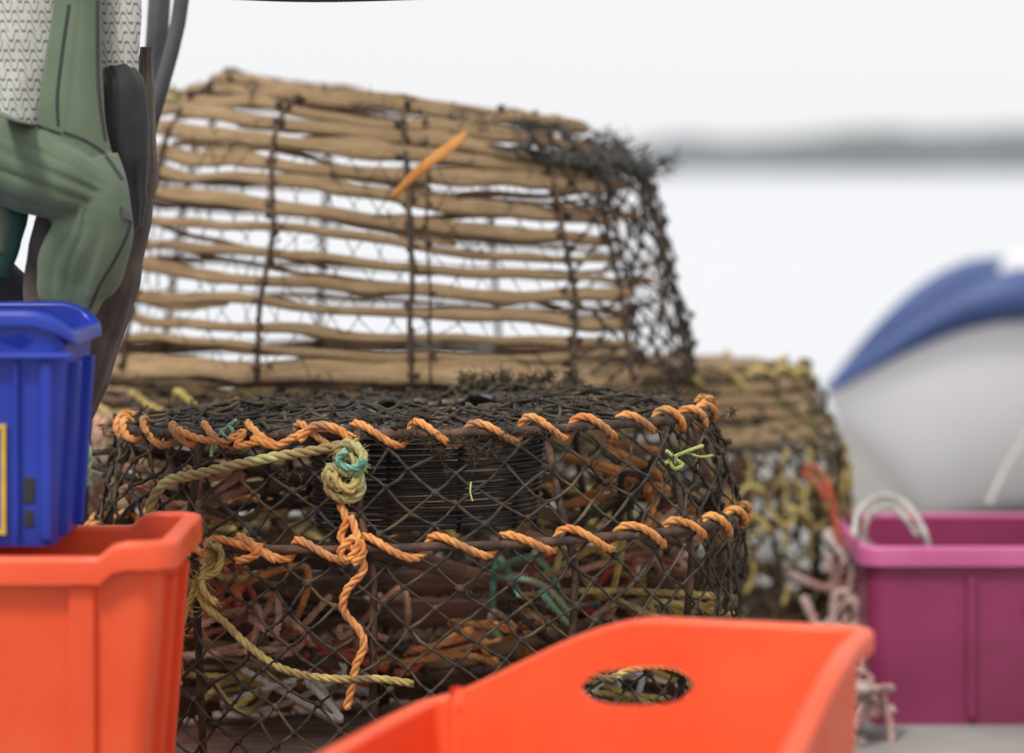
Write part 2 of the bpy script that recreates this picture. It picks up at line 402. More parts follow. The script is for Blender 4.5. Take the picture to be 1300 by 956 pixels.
for k in range(18):
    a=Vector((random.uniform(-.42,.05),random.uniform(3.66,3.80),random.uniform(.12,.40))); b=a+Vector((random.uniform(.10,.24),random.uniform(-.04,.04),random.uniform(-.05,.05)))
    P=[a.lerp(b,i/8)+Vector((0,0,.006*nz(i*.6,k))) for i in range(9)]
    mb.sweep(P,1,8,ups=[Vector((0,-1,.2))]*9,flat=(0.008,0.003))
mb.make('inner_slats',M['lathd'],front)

# ============ UPPER LATH POT ============
up=empty('wooden_lath_pot')
UX,UY=-0.165,4.42
def lean(z): return -(0.014+0.106*max(0,min(1,(z-0.47)/0.34))**0.65)
uprof=[(0.846,0.21),(0.840,0.268),(0.816,0.316),(0.762,0.352),(0.61,0.390),(0.475,0.412)]
upot=Pot(UX,UY,uprof,lean=lean,seed=3)
def ur(z):
    for (za,ra),(zb_,rb_) in zip(uprof,uprof[1:]):
        if z<=za and z>=zb_: return ra+(rb_-ra)*(za-z)/(za-zb_)
    return uprof[0][1] if z>uprof[0][0] else uprof[-1][1]
mb=MB(); mbd=MB()
zs=[0.842,0.831,0.814,0.793,0.770,0.745,0.717,0.688,0.657,0.627,0.597,0.567,0.540,0.512,0.485]
for k,z in enumerate(zs):
    ta=-math.pi-0.12+random.uniform(-.1,.1); tb=-0.62+random.uniform(-.10,.08)
    if k<4: tb=-0.40
    w=0.0082 if k<3 else (0.0092 if k<6 else random.uniform(0.0055,0.0095))
    if k==14: w=0.0145
    lath(mb,upot,z,ur(z)+0.004,ta,tb,w,0.0045,k+1,slope=random.uniform(-.022,.022),wob=0.013)
    if random.random()<0.6:
        a=random.uniform(-2.8,-1.6); lath(mb,upot,z-0.014,ur(z)+0.002,a,a+random.uniform(0.5,1.4),0.005,0.003,k+33,slope=random.choice([-.03,.03,.02]),wob=0.014)
    if k<5 or k%2==0:
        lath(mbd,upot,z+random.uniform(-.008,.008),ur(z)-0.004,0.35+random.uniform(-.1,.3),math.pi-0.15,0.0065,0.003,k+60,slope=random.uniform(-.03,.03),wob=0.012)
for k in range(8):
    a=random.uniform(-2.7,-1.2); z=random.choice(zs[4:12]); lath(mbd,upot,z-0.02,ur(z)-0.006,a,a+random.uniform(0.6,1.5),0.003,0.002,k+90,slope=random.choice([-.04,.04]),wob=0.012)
for k in range(11):
    y=-0.22+k*0.044; hw=math.sqrt(max(.0005,0.24**2-y*y))
    P=[Vector((UX+hw*t,UY+y,0.843+0.004*(1-t*t)+lean(0.84)*(hw*t)+0.006*nz(k,t))) for t in [i/6-1 for i in range(13)]]
    mb.sweep(P,1,8,ups=[Vector((0,0,1))]*13,flat=(0.012,0.0035))
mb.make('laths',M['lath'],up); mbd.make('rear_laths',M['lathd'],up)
mb=MB(); mk=MB()
for px in (178,343,522,545,718,778,850):
    c=max(-0.999,min(0.999,((px-650)/F*4.1-UX)/0.385)); th=-math.acos(c)
    thin=px in (545,850)
    P=[upot.p(th+(0.05*nz(z*7,px)),z,ur(z)+0.010) for z in [0.840-i*0.0182 for i in range(21)]]
    mb.sweep(P,0.0016 if thin else 0.0036,6)
    for z in zs:
        q=upot.p(th+(0.05*nz(z*7,px)),z,ur(z)+0.009)
        for _ in range(1 if thin else 3):
            mk.blob(q+Vector((random.gauss(0,.004),0,random.gauss(0,.005))),random.uniform(.0025,.0055),0.35)
for th in (0.5,1.2,1.9,2.6):
    mb.sweep([upot.p(th,z,ur(z)-0.008) for z in (0.83,0.75,0.65,0.47)],0.0045,6)
mb.sweep([upot.pw(2*math.pi*i/80,0.474,0.406,0.004) for i in range(80)],0.006,6,closed=True)
mb.sweep([upot.pw(2*math.pi*i/80,0.836,0.26,0.004) for i in range(80)],0.005,6,closed=True)
mb.make('ribs',M['steel'],up); mk.make('lashings',M['net'],up)
mb=MB()
for (za,ra),(zb_,rb_),R in ((uprof[2],uprof[3],1),(uprof[3],uprof[4],4),(uprof[4],uprof[5],4)):
    net_band(mb,upot,za,ra+.01,zb_,rb_+.01,14,R,rad=0.0019,knot=0.0045,th0=-0.95,th1=0.75,amp=0.014)
net_band(mb,upot,0.76,0.36,0.475,0.418,26,5,rad=0.0007,knot=0.0014,th0=-math.pi-.3,th1=-0.9,amp=0.016)
mb.make('netting',M['net'],up)
mb=MB()
c=[upot.p(random.gauss(-0.45,0.3),random.gauss(0.795,0.008),0.34+random.uniform(-.02,.05)) for _ in range(40)]
fuzz(mb,c,330,0.035,0.001,0.9)
c=[upot.p(random.gauss(-1.0,0.35),random.gauss(0.825,0.008),0.32) for _ in range(30)]
fuzz(mb,c,220,0.026,0.0008,1.0)
c=[upot.p(random.uniform(-3.1,-0.5),random.choice(zs),0.385) for _ in range(60)]
fuzz(mb,c,250,0.018,0.0007,1.0)
for q in range(34):
    a=random.uniform(-1.2,0.0); n_=random.randint(4,8)
    P=[upot.p(a+0.07*i,0.798+0.018*nz(i*.7,q*3)-0.003*i+0.012*nz(q),0.355+0.022*nz(i*.9,q*5)) for i in range(n_)]
    Q=catmull(P,.01); mb.sweep(Q,1,6,ups=[Vector((0,0,1))]*len(Q),flat=(0.0045,0.0014))
mb.make('torn_netting',mat('torn_grey_netting',(0.05,0.05,0.048),(0.14,0.135,0.125),40,0.9,0.4),up)
mb=MB()
P=catmull([W(497,252,3.99),W(520,228,3.98),W(550,203,3.985),W(575,184,4.0),W(592,168,4.03)],0.01)
mb.sweep(P,1,8,ups=[Vector((0,-1,.1))]*len(P),flat=[(0.0012+0.0062*math.sin(math.pi*(.08+.85*i/len(P)))*(1+.3*nz(i*.8)),0.002) for i in range(len(P))])
mb.make('orange_strip',M['otape'],up)
mb=MB()
rope(mb,[upot.p(t,0.81+0.01*nz(t*5),0.335) for t in [-2.9+.08*i for i in range(5)]],0.003)
c=[upot.p(random.uniform(-2.95,-2.6),0.82,0.33) for _ in range(10)]; fuzz(mb,c,60,0.016,0.0007)
mb.make('green_twine',M['grope'],up)

# ============ REAR POTS ============
def rear_pot(name,x,y,prof,seed,netm,lacem,lathN,N=34,rad=0.0026,boards=3,lathtop=2,lm='lath'):
    e=empty(name); p=Pot(x,y,prof,seed=seed,wob=0.014)
    mb=MB()
    for (za,ra),(zb_,rb_) in zip(prof,prof[1:]):
        R=max(1,int(round((abs(za-zb_)+abs(ra-rb_))/0.045)))
        net_band(mb,p,za,ra+0.004,zb_,rb_+0.004,N,R,rad=rad,knot=0.005)
    mb.make('netting',M[netm],e)
    mb=MB()
    for z,r in prof[1:]: ring(mb,p,z,r,0.006)
    for k in range(8):
        th=k*math.pi/4+.2; mb.sweep([p.p(th,z,r-.004) for z,r in prof],0.005,6)
    mb.make('steel_frame',M['steel'],e)
    mb=MB(); lacing(mb,p,prof[-2][0],prof[-2][1],24,0.013,0.0055); 
    lacing(mb,p,prof[1][0],prof[1][1],24,0.013,0.005)
    mb.make('lacing',M[lacem],e)
    mb=MB()
    for k in range(lathN):
        z=prof[0][0]-0.005-k*(prof[0][0]-prof[lathtop][0])/lathN
        r=None
        for (za,ra),(zb_,rb_) in zip(prof,prof[1:]):
            if zb_<=z<=za: r=ra+(rb_-ra)*(za-z)/(za-zb_)
        lath(mb,p,z,(r or prof[0][1])-0.002,-math.pi,math.pi*0.98,0.0085,0.0045,seed*11+k,wob=0.010)
    for k in range(8):
        yy=-0.2+k*0.055; hw=math.sqrt(max(.001,prof[0][1]**2-yy*yy)) if abs(yy)<prof[0][1] else 0
        if hw: mb.sweep([Vector((x+hw*t,y+yy,prof[0][0]+.004)) for t in (-1,-.5,0,.5,1)],1,8,ups=[Vector((0,0,1))]*5,flat=(0.016,0.004))
    mb.make('laths',M[lm],e)
    mb=MB()
    for k in range(boards): 
        lath(mb,p,prof[-1][0]+0.015+k*0.04,prof[-1][1]-0.01,-math.pi,math.pi*.95,0.015,0.005,seed*31+k,wob=0.006)
    mb.make('base_boards',M['plank'],e)
    return e,p
rear_pot('lobster_pot.001',-0.33,4.40,[(0.458,0.25),(0.445,0.31),(0.40,0.335),(0.27,0.345),(0.075,0.33)],5,'net','yrope',7,lathtop=3,boards=4,lm='lath')
e2,p2=rear_pot('lobster_pot.002',0.20,4.72,[(0.456,0.19),(0.446,0.238),(0.350,0.284),(0.25,0.298),(0.072,0.29)],8,'netpale','yrope',6,boards=2)
mb=MB()
for k in range(8):
    th=-1.7+k*0.2
    P=[p2.p(th+0.05*nz(k,z*30),z,0.30+0.010*nz(z*25,k)) for z in [0.35-.02*i for i in range(random.randint(6,12))]]
    rope(mb,P,0.0034)
for k in range(10):
    a=-1.9+k*.2; P=[p2.p(a+.09*math.cos(t),0.27+0.035*math.sin(t)+.02*nz(k*3.3),0.305+.01*nz(t,k)) for t in [i*.7 for i in range(9)]]; rope(mb,P,0.0034)
mb.make('hanging_rope_loops',M['yrope'],e2)
mb=MB()
for k in range(13):
    th=-2.0+k*0.15
    P=[p2.p(th+0.05*nz(k,z*30),z,0.30+0.010*nz(z*25,k)) for z in [0.34-.02*i for i in range(random.randint(6,13))]]
    rope(mb,P,0.004)
mb.make('dark_rope_loops',M['net'],e2)
mb=MB()
for cz in (.3,.2,.14): 
    for cx_ in (.08,.2,.3): tangle(mb,(cx_,4.6,cz),0.05,10,0.005)
mb.make('inner_rope',M['peach'],e2)
mb=MB()
rope(mb,[W(1022,592,4.5),W(1040,596,4.48),W(1052,620,4.47),W(1060,660,4.47),W(1068,710,4.46),W(1070,760,4.46),W(1066,800,4.46)],0.0055)
rope(mb,[W(1020,600,4.5),W(1035,610,4.48),W(1050,635,4.47)],0.006)
mb.make('red_rope',M['redrope'],e2)
pal=empty('wooden_pallet'); mb=MB()
for k in range(14):
    y=3.36+k*0.14; mb.box((-0.74,y,0.040),(0.27,y+0.10,0.062),0.003)
for x in (-0.72,-0.22,0.16): mb.box((x,3.36,0.0),(x+0.09,5.26,0.037),0.001)
mb.make('deck_boards',M['plank'],pal,smooth=False,bevel=0.003)
mb=MB()
for k in range(4): mb.box((0.29,4.5+k*.12,0.04),(0.50,4.6+k*.12,0.062),0.003)
mb.box((0.29,4.5,0),(0.50,4.95,0.037)); mb.make('timber_packing',M['plank'],smooth=False,bevel=0.003)

def rope_obj(name,mt,lists,r):
    mb=MB()
    for l in lists: rope(mb,l,r)
    return mb.make(name,M[mt])
rope_obj('teal_rope','teal',[[W(85,560,3.5),W(100,550,3.48),(W(112,575,3.46)),W(108,610,3.46),W(95,635,3.48),W(82,650,3.5),W(70,640,3.53)],[W(80,580,3.52),W(100,565,3.5),W(98,590,3.5),W(84,600,3.5)]],0.005)
rope_obj('pale_rope','palerope',[[W(60+random.uniform(0,70),560+random.uniform(0,110),random.uniform(3.9,4.05)) for _ in range(22)]],0.006)
rope_obj('pink_rope','peach',[[W(90+random.uniform(0,50),520+random.uniform(0,150),random.uniform(3.9,4.05)) for _ in range(16)]],0.005)
rope_obj('pale_rope.001','palerope',[[W(1085,680,4.28),W(1090,650,4.4),W(1118,630,4.45),W(1150,640,4.45),W(1172,672,4.4),W(1180,700,4.4)],[W(1095,690,4.45),W(1104,655,4.45),W(1135,645,4.5),W(1166,680,4.45)],[W(1255,640,4.9),W(1280,590,5.0),W(1310,545,5.1)]],0.0042)
mb=MB(); tangle(mb,(W(1080,730,4.5).x,4.5,0.17),0.032,26,0.006,.8); tangle(mb,(W(1075,770,4.45).x,4.4,0.10),0.04,30,0.006,.9); tangle(mb,(W(1090,840,4.2).x-.02,4.15,0.05),0.04,24,0.006,.6)
mb.make('rope_tangle',mat('pink_grey_rope',(0.4,0.2,0.18),(0.6,0.5,0.45),20,0.85,0.4))

# ============ CRATES ============
def crate(name,cx,cy,z0,Lx,Wy,H,yaw,material,rimmat=None,taper=0.93,topf=None,hole=None,rim=(0.014,0.022),ribs=None,cr=0.03,th=0.005):
    e=empty(name,(cx,cy,z0),yaw); topf=topf or (lambda x,y:0)
    hx,hy=Lx/2,Wy/2; per=[]
    def arc(ax,ay,a0): 
        for k in range(6): 
            a=a0+math.pi/2*k/5; per.append((ax+cr*math.cos(a),ay+cr*math.sin(a)))
    def line(x0,y0,x1,y1,n=44):
        for k in range(1,n): per.append((x0+(x1-x0)*k/n,y0+(y1-y0)*k/n))
    arc(-hx+cr,-hy+cr,math.pi); line(-hx+cr,-hy,hx-cr,-hy); arc(hx-cr,-hy+cr,-math.pi/2); line(hx,-hy+cr,hx,hy-cr)
    arc(hx-cr,hy-cr,0); line(hx-cr,hy,-hx+cr,hy); arc(-hx+cr,hy-cr,math.pi/2); line(-hx,hy-cr,-hx,-hy+cr)
    n=len(per); v=[];f=[]
    lv=[]
    for (x,y) in per:
        top=H+topf(x,y)
        h0=h1=H*0.6
        if hole:
            side,a,b,lo,hi=hole
            s=x if side in 'FB' else y
            onside={'F':y<-hy+1e-4,'B':y>hy-1e-4,'R':x>hx-1e-4,'L':x<-hx+1e-4}[side]
            if onside and a<s<b:
                q=2*(s-a)/(b-a)-1; e_=(1-abs(q)**3.2)**0.5
                mid=(lo(s)+hi(s))/2; hf=(hi(s)-lo(s))/2; h0=mid-hf*e_; h1=mid+hf*e_
            elif onside: h0=h1=(lo(s)+hi(s))/2
        zsl=[0,h0,h1,top]
        lv.append(h1-h0)
        for z in zsl:
            s=taper+(1-taper)*min(1,z/H); v.append((x*s,y*s,z))
    for i in range(n):
        j=(i+1)%n
        for k in range(3):
            if k==1: 
                if lv[i]<1e-6 and lv[j]<1e-6: continue
                if hole: continue
            f.append((i*4+k,j*4+k,j*4+k+1,i*4+k+1))
    f.append(tuple(i*4 for i in range(n))[::-1])
    me=bpy.data.meshes.new('shell'); me.from_pydata(v,[],f)
    me.materials.append(material); o=bpy.data.objects.new('shell',me); bpy.context.collection.objects.link(o); o.parent=e
    me.polygons.foreach_set('use_smooth',[len(p.vertices)<10 for p in me.polygons])
    wd=o.modifiers.new('w','WELD'); wd.merge_threshold=1e-5
    so=o.modifiers.new('s','SOLIDIFY'); so.thickness=th; so.offset=-1
    es=o.modifiers.new('e','EDGE_SPLIT'); es.split_angle=math.radians(40)
    ro,rh=rim; v=[];f=[]
    for i,(x,y) in enumerate(per):
        a=per[i-1]; b=per[(i+1)%n]; tx,ty=b[0]-a[0],b[1]-a[1]; l=math.hypot(tx,ty); nx,ny=ty/l,-tx/l
        t=H+topf(x,y)
        sec=[(-th*0.6,-rh),(-th*0.6,0.0),(-th*.2,0.0028),(th*.4,0.0038),(ro-0.004,0.0038),(ro-.001,0.002),(ro,-0.002),(ro,-rh),(ro-0.004,-rh),(ro-0.004,-0.004),(0.0005,-0.004),(0.0005,-rh)]
        for (d,z) in sec: v.append((x+nx*d,y+ny*d,t+z))
    K=12
    for i in range(n):
        j=(i+1)%n
        for k in range(K): k2=(k+1)%K; f.append((i*K+k,j*K+k,j*K+k2,i*K+k2))
    me=bpy.data.meshes.new('rim'); me.from_pydata(v,[],f); me.materials.append(rimmat or material)
    me.polygons.foreach_set('use_smooth',[True]*len(me.polygons))
    o=bpy.data.objects.new('rim',me); bpy.context.collection.objects.link(o); o.parent=e
    es=o.modifiers.new('e','EDGE_SPLIT'); es.split_angle=math.radians(50)
    bm_=MB()
    for (side,s0,w,zz0,zz1) in (ribs or []):
            def P(s,z,d):
                sc=taper+(1-taper)*z/H
                if side=='F': return Vector((s,-hy*sc-d,z))
                if side=='R': return Vector((hx*sc+d,s,z))
                if side=='B': return Vector((s,hy*sc+d,z))
                return Vector((-hx*sc-d,s,z))
            b0=len(bm_.v)
            for z in (zz0,zz1):
                for d in (-0.002,0.008):
                    for s in (s0-w/2,s0+w/2): bm_.v.append(P(s,z,d))
            for q in ((0,2,3,1),(4,5,7,6),(0,1,5,4),(2,6,7,3),(0,4,6,2),(1,3,7,5)):
                bm_.f.append(tuple(b0+i for i in q)); bm_.uv.append(((0,0),(1,0),(1,1),(0,1)))
    if bm_.f: bm_.make('ribs',material,e,smooth=False,bevel=0.0015)
    return e
def sstep(a,b,x):
    t=max(0,min(1,(x-a)/(b-a))); return t*t*(3-2*t)
Lo=0.60; ox=W(208,0,2.95).x-Lo/2
crate('fish_crate',ox,2.94+0.12,0.0,Lo,0.24,0.386,0.0,M['orange'],taper=0.90,
      topf=lambda x,y:0.014*sstep(Lo/2-0.058,Lo/2-0.040,x),rim=(0.015,0.022),
      ribs=[('F',Lo/2-0.075,0.024,0.02,0.362),('F',Lo/2-0.2,0.02,0.02,0.362),('R',-0.05,0.02,0.02,0.362),('R',0.06,0.02,0.02,0.362)],cr=0.02)
Lb=0.6; bx=W(86,0,3.0).x-Lb/2; Hb=0.182
e=crate('fish_crate.001',bx,2.985+0.10,0.3925,Lb,0.20,Hb,0.0,M['blue'],taper=0.96,
      topf=lambda x,y:0.038*(1-max(0,(x-(Lb/2-0.035))/0.045)**2.6 if x>Lb/2-0.035 else 1)*sstep(Lb/2-0.19,Lb/2-0.15,x),rim=(0.010,0.010),
      hole=('F',Lb/2-0.056,Lb/2-0.030,lambda s:0.186,lambda s:0.203),
      ribs=[('F',Lb/2-0.018,0.010,0.006,Hb-.006),('F',Lb/2-0.046,0.004,0.006,Hb-.006),('R',-.05,.02,.006,Hb-.01),('R',.05,.02,.006,Hb-.01)],cr=0.016)
mb=MB(); mb.box((-Lb/2+.01,-0.100-0.014,Hb-0.004),(Lb/2+0.008,-0.0965,Hb+0.002)); mb.make('flange',M['blue'],e,smooth=False,bevel=0.002)
mb=MB()
for a,b in ((0.112,0.116),(0.012,0.016)): mb.box((Lb/2-0.2,-0.104,a),(Lb/2-0.056,-0.0955,b))
mb.box((Lb/2-0.0605,-0.104,0.0165),(Lb/2-0.0563,-0.0955,0.1115))
mb.make('label_frame',M['yellow'],e,smooth=False)
mb=MB(); mb.box((Lb/2-0.040,-0.0985,0.018),(Lb/2-0.030,-0.092,0.036),0.001); mb.box((Lb/2-0.041,-0.099,0.040),(Lb/2-0.029,-0.092,0.066),0.001)
mb.make('slot_shade_blocks',M['blackneo'],e,smooth=False,bevel=0.002)  # black blocks stand for the shade inside the crate's slots
crate('fish_crate.002',0.04,2.59,0.0,0.40,0.50,0.252,math.radians(-18),M['orange'],taper=0.94,
      topf=lambda x,y:0.092*sstep(-0.24,0.02,x)**0.9*sstep(-0.25,0.22,y),
      hole=('B',-0.055,0.047,lambda s:0.266+0.06*(s+.055),lambda s:0.298+0.10*(s+.055)),rim=(0.014,0.014),
      ribs=[('R',-0.15,0.02,0.01,.24),('R',0.0,0.02,0.01,.24),('R',0.15,0.02,0.01,.24),('F',-.1,.02,.01,.24),('F',.1,.02,.01,.24)],cr=0.018)
mxx=W(1082,0,4.3).x
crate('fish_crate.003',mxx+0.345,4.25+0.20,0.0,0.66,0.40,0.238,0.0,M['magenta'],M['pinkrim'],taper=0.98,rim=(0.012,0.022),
      hole=('F',-0.12,-0.06,lambda s:0.14,lambda s:0.17),ribs=[('F',-0.19,0.012,0.01,.2),('F',0.0,0.012,0.01,.2)],cr=0.02)

# ============ WETSUIT ============
ws=empty('wetsuit')
def loft(name,secs,material,step=0.006,seg=64,folds=0.004,fs=30,seed=0,parent=ws,raw=False,crease=0.0):
    C=[W(a,b,y) for a,b,y,*_ in secs]; n=len(C)
    Q=[]; par=[]
    for i in range(n-1):
        p0,p1,p2,p3=C[max(i-1,0)],C[i],C[i+1],C[min(i+2,n-1)]
        k=max(1,int((p2-p1).length/step))
        for j in range(k+(1 if i==n-2 else 0)):
            t=j/k; Q.append(0.5*((2*p1)+(p2-p0)*t+(2*p0-5*p1+4*p2-p3)*t*t+(3*p1-p0-3*p2+p3)*t**3))
            u=t*t*(3-2*t); par.append([secs[i][q]*(1-u)+secs[i+1][q]*u for q in (3,4)])
    v=[];f=[]
    for i,c in enumerate(Q):
        a=Q[max(i-1,0)]; b=Q[min(i+1,len(Q)-1)]; t=(b-a).normalized()
        side=t.cross(Vector((0,1,0))).normalized(); 
        hw=par[i][0]/F*c.y; dp=par[i][1]
        for k in range(seg):
            an=2*math.pi*k/seg; p=c+side*(hw*math.cos(an))+Vector((0,-1,0))*(dp*math.sin(an))
            d=folds*(nz(p.x*fs+seed,p.z*fs*0.35,seed*3)+0.5*nz(p.x*fs*2.3,p.z*fs*1.1+seed,4))
            rg=nz(math.cos(an)*2.6+i*0.015,math.sin(an)*0.7,seed*5.3+i*0.02)
            d+=crease*(0.35-2.2*max(0,0.25-abs(rg)))
            nrm=(side*(math.cos(an)*dp)+Vector((0,-1,0))*(math.sin(an)*hw)).normalized()
            v.append(tuple(p+nrm*d))
    m=len(Q)
    for i in range(m-1):
        for k in range(seg):
            k2=(k+1)%seg; f.append((i*seg+k,i*seg+k2,(i+1)*seg+k2,(i+1)*seg+k))
    f.append(tuple(range(seg))); f.append(tuple((m-1)*seg+k for k in range(seg))[::-1])
    if raw: return v,f
    me=bpy.data.meshes.new(name); me.from_pydata(v,[],f); me.polygons.foreach_set('use_smooth',[True]*len(f)); me.materials.append(material)
    o=bpy.data.objects.new(name,me); bpy.context.collection.objects.link(o); o.parent=parent
    return o
Y=3.25
loft('knee_panel',[(8,-60,Y,78,.022),(8,0,Y,74,.024),(0,90,Y,68,.026),(-5,160,Y,64,.026),(-15,220,Y,50,.025)],M['pattern'],folds=0.004,seed=1)
loft('knee_panel_right',[(152,-60,Y+.03,30,.018),(150,0,Y+.03,29,.018),(150,60,Y+.03,29,.018),(152,110,Y+.035,28,.018),(156,140,Y+.04,22,.016)],M['pattern'],folds=0.003,seed=3)
loft('inner_lining',[(132,80,Y+.03,6,.008),(146,92,Y+.026,22,.018),(153,115,Y+.024,31,.024),(154,160,Y+.026,34,.024),(155,200,Y+.03,32,.022),(165,250,Y+.04,20,.016),(172,290,Y+.04,9,.01)],M['blackneo'],folds=0.004,seed=4,crease=.003)
V=[];Fc=[]
for secs,sd,fo,cr_ in (
  ([(100,-60,Y-.01,32,.020),(98,0,Y-.01,31,.020),(93,70,Y-.015,36,.022),(90,140,Y-.02,44,.024),(94,200,Y-.02,50,.026),(106,250,Y-.02,52,.024),(114,295,Y-.01,44,.018)],2,.003,.003),
  ([(-90,170,Y-.03,54,.030),(-20,196,Y-.04,56,.034),(30,214,Y-.045,52,.034),(80,232,Y-.05,46,.032),(125,250,Y-.045,36,.026),(152,274,Y-.035,18,.016)],5,.003,.007),
  ([(112,205,Y-.03,40,.022),(122,250,Y-.045,42,.026),(118,295,Y-.045,49,.026),(104,335,Y-.042,54,.024),(96,368,Y-.04,48,.022),(98,392,Y-.04,34,.018),(106,412,Y-.04,12,.010)],6,.003,.007),
  ([(-10,235,Y-.03,26,.03),(5,280,Y-.02,14,.02),(-2,320,Y-.02,12,.015)],9,.003,.002)):
    v,f=loft('x',secs,None,folds=fo,fs=26,seed=sd,raw=True,crease=cr_); b0=len(V); V+=v; Fc+=[tuple(i+b0 for i in q) for q in f]
me=bpy.data.meshes.new('green_body'); me.from_pydata(V,[],Fc); me.materials.append(M['green'])
o=bpy.data.objects.new('green_body',me); bpy.context.collection.objects.link(o); o.parent=ws
rm_=o.modifiers.new('r','REMESH'); rm_.mode='VOXEL'; rm_.voxel_size=0.0018; rm_.use_smooth_shade=True
sm=o.modifiers.new('s','SMOOTH'); sm.iterations=6; sm.factor=0.6
loft('collar',[(-30,240,Y-.01,42,.03),(-2,270,Y-.01,36,.028),(-2,310,Y-.01,28,.022),(-12,345,Y-.01,22,.02)],M['tealneo'],folds=0.005,seed=7)
loft('lower_leg',[(-5,340,Y+.05,24,.02),(10,370,Y+.05,32,.02),(20,410,Y+.05,30,.02),(30,460,Y+.06,26,.02)],M['blackneo'],folds=0.004,seed=8)
loft('sleeve_lining',[(66,270,Y-.0,14,.012),(52,320,Y-.0,16,.014),(60,370,Y,30,.014),(85,420,Y,28,.014),(92,455,Y,14,.012)],M['greyneo'],folds=0.004,seed=9)
loft('outer_panel',[(186,60,Y+.08,9,.012),(180,160,Y+.08,14,.014),(172,240,Y+.08,22,.016),(150,320,Y+.08,34,.018),(126,400,Y+.08,36,.018),(108,470,Y+.08,30,.018),(94,545,Y+.08,18,.012)],M['greyneo'],folds=0.005,seed=10,crease=.004)
def seam(L,y0,r=0.0014):
    P=catmull([W(a,b,y-0.06) for a,b,y in L],0.005); n=len(P)
    V_=[];F_=[]
    for i,p in enumerate(P):
        a=P[max(0,i-1)]; b=P[min(n-1,i+1)]; t=(b-a).normalized(); s=t.cross(Vector((0,1,0))).normalized()
        V_+= [tuple(p+s*r),tuple(p-s*r)]
    for i in range(n-1): F_.append((2*i,2*i+1,2*i+3,2*i+2))
    me=bpy.data.meshes.new('seam'); me.from_pydata(V_,[],F_); me.materials.append(M['blackneo'])
    o_=bpy.data.objects.new('seam',me); bpy.context.collection.objects.link(o_); o_.parent=ws
    s_=o_.modifiers.new('sw','SHRINKWRAP'); s_.target=o; s_.wrap_method='PROJECT'; s_.use_project_y=True; s_.use_negative_direction=False; s_.use_positive_direction=True; s_.offset=0.0006
    k_=o_.modifiers.new('so','SOLIDIFY'); k_.thickness=0.0008; k_.offset=0
seam([(72,0,Y-.06),(64,60,Y-.06),(58,120,Y-.06),(58,158,Y-.07)],0,0.0016)
seam([(124,0,Y-.06),(124,60,Y-.06),(126,120,Y-.06),(134,180,Y-.06)],0,0.0018)
seam([(58,166,Y-.107),(90,178,Y-.1),(118,198,Y-.09),(140,228,Y-.09)],0,0.0014)
seam([(-10,146,Y-.09),(30,160,Y-.105),(55,168,Y-.107)],0,0.0014)
seam([(154,262,Y-.085),(148,300,Y-.085),(132,335,Y-.082),(114,365,Y-.078),(102,395,Y-.07)],0,0.0012)
fr=empty('drying_rail'); mb=MB()
mb.sweep(catmull([W(-150,-14,3.42),W(100,-16,3.42),W(300,-7,3.46),W(400,-4,3.5),W(500,-6,3.5),W(670,-12,3.5)],0.02),0.0065,8)
P=catmull([W(238,-60,3.75),W(226,30,3.75),W(205,110,3.75),W(170,230,3.75),W(120,420,3.75),W(95,560,3.78)],0.03)
P.append(Vector((P[-1].x-0.02,P[-1].y,0)))
mb.sweep(P,0.0095,8)
P=catmull([W(205,-60,3.8),W(200,40,3.8),W(190,130,3.8),W(160,250,3.8),W(105,450,3.82)],0.03); P.append(Vector((P[-1].x-0.02,P[-1].y,0)))
mb.sweep(P,0.014,8)
mb.make('frame_tubes',M['darkpole'],fr)

# ============ BOAT ============
bt=empty('dinghy')
ns=48
bowx,bowy=0.635,6.3
def sheer(s):
    return 0.312+0.185*max(0.0,math.sin(max(0,min(1,s/0.46))*math.pi/2))**1.08
secs=[];near=[];far=[]
for i in range(ns+1):
    s=2.6*(i/ns)**1.8
    b=0.60*(1-math.exp(-s/0.5)); x=bowx+s; yc=bowy+0.5+0.25*s-0.5*math.exp(-s/.3)
    zs_=sheer(s); zk=0.29-0.27*min(1,(s/0.22))**0.8
    ring_=[]
    for k in range(25):
        a=math.pi*k/24; c=math.cos(a); d=max(0.0,math.sin(a))
        ring_.append((x,yc-b*math.copysign(abs(c)**0.5,c),zs_-(zs_-zk)*d**1.15))
    secs.append(ring_); near.append(Vector(ring_[0])); far.append(Vector(ring_[-1]))
v=[p for r_ in secs for p in r_]; f=[]
for i in range(ns):
    for k in range(24): f.append((i*25+k,i*25+k+1,(i+1)*25+k+1,(i+1)*25+k))
f.append(tuple(ns*25+k for k in range(25)))
me=bpy.data.meshes.new('hull'); me.from_pydata(v,[],f); me.polygons.foreach_set('use_smooth',[True]*len(f)); me.materials.append(M['hullw'])
o2=bpy.data.objects.new('hull',me); bpy.context.collection.objects.link(o2); o2.parent=bt
so=o2.modifiers.new('s','SOLIDIFY'); so.thickness=0.01
mb=MB()
path=far[::-1]+near[1:]
rr=[0.010+0.044*max(0.0,min(1.0,(p.x-bowx)/0.40))**1.1 for p in path]
mb.sweep(path,rr,14)
mb.make('gunwale_tube',M['hullb'],bt)
mb=MB(); mb.box((bowx+0.41,bowy+0.1,0.42),(bowx+1.0,bowy+0.5,0.575)); mb.make('console',M['hullw'],bt,smooth=False,bevel=0.04)

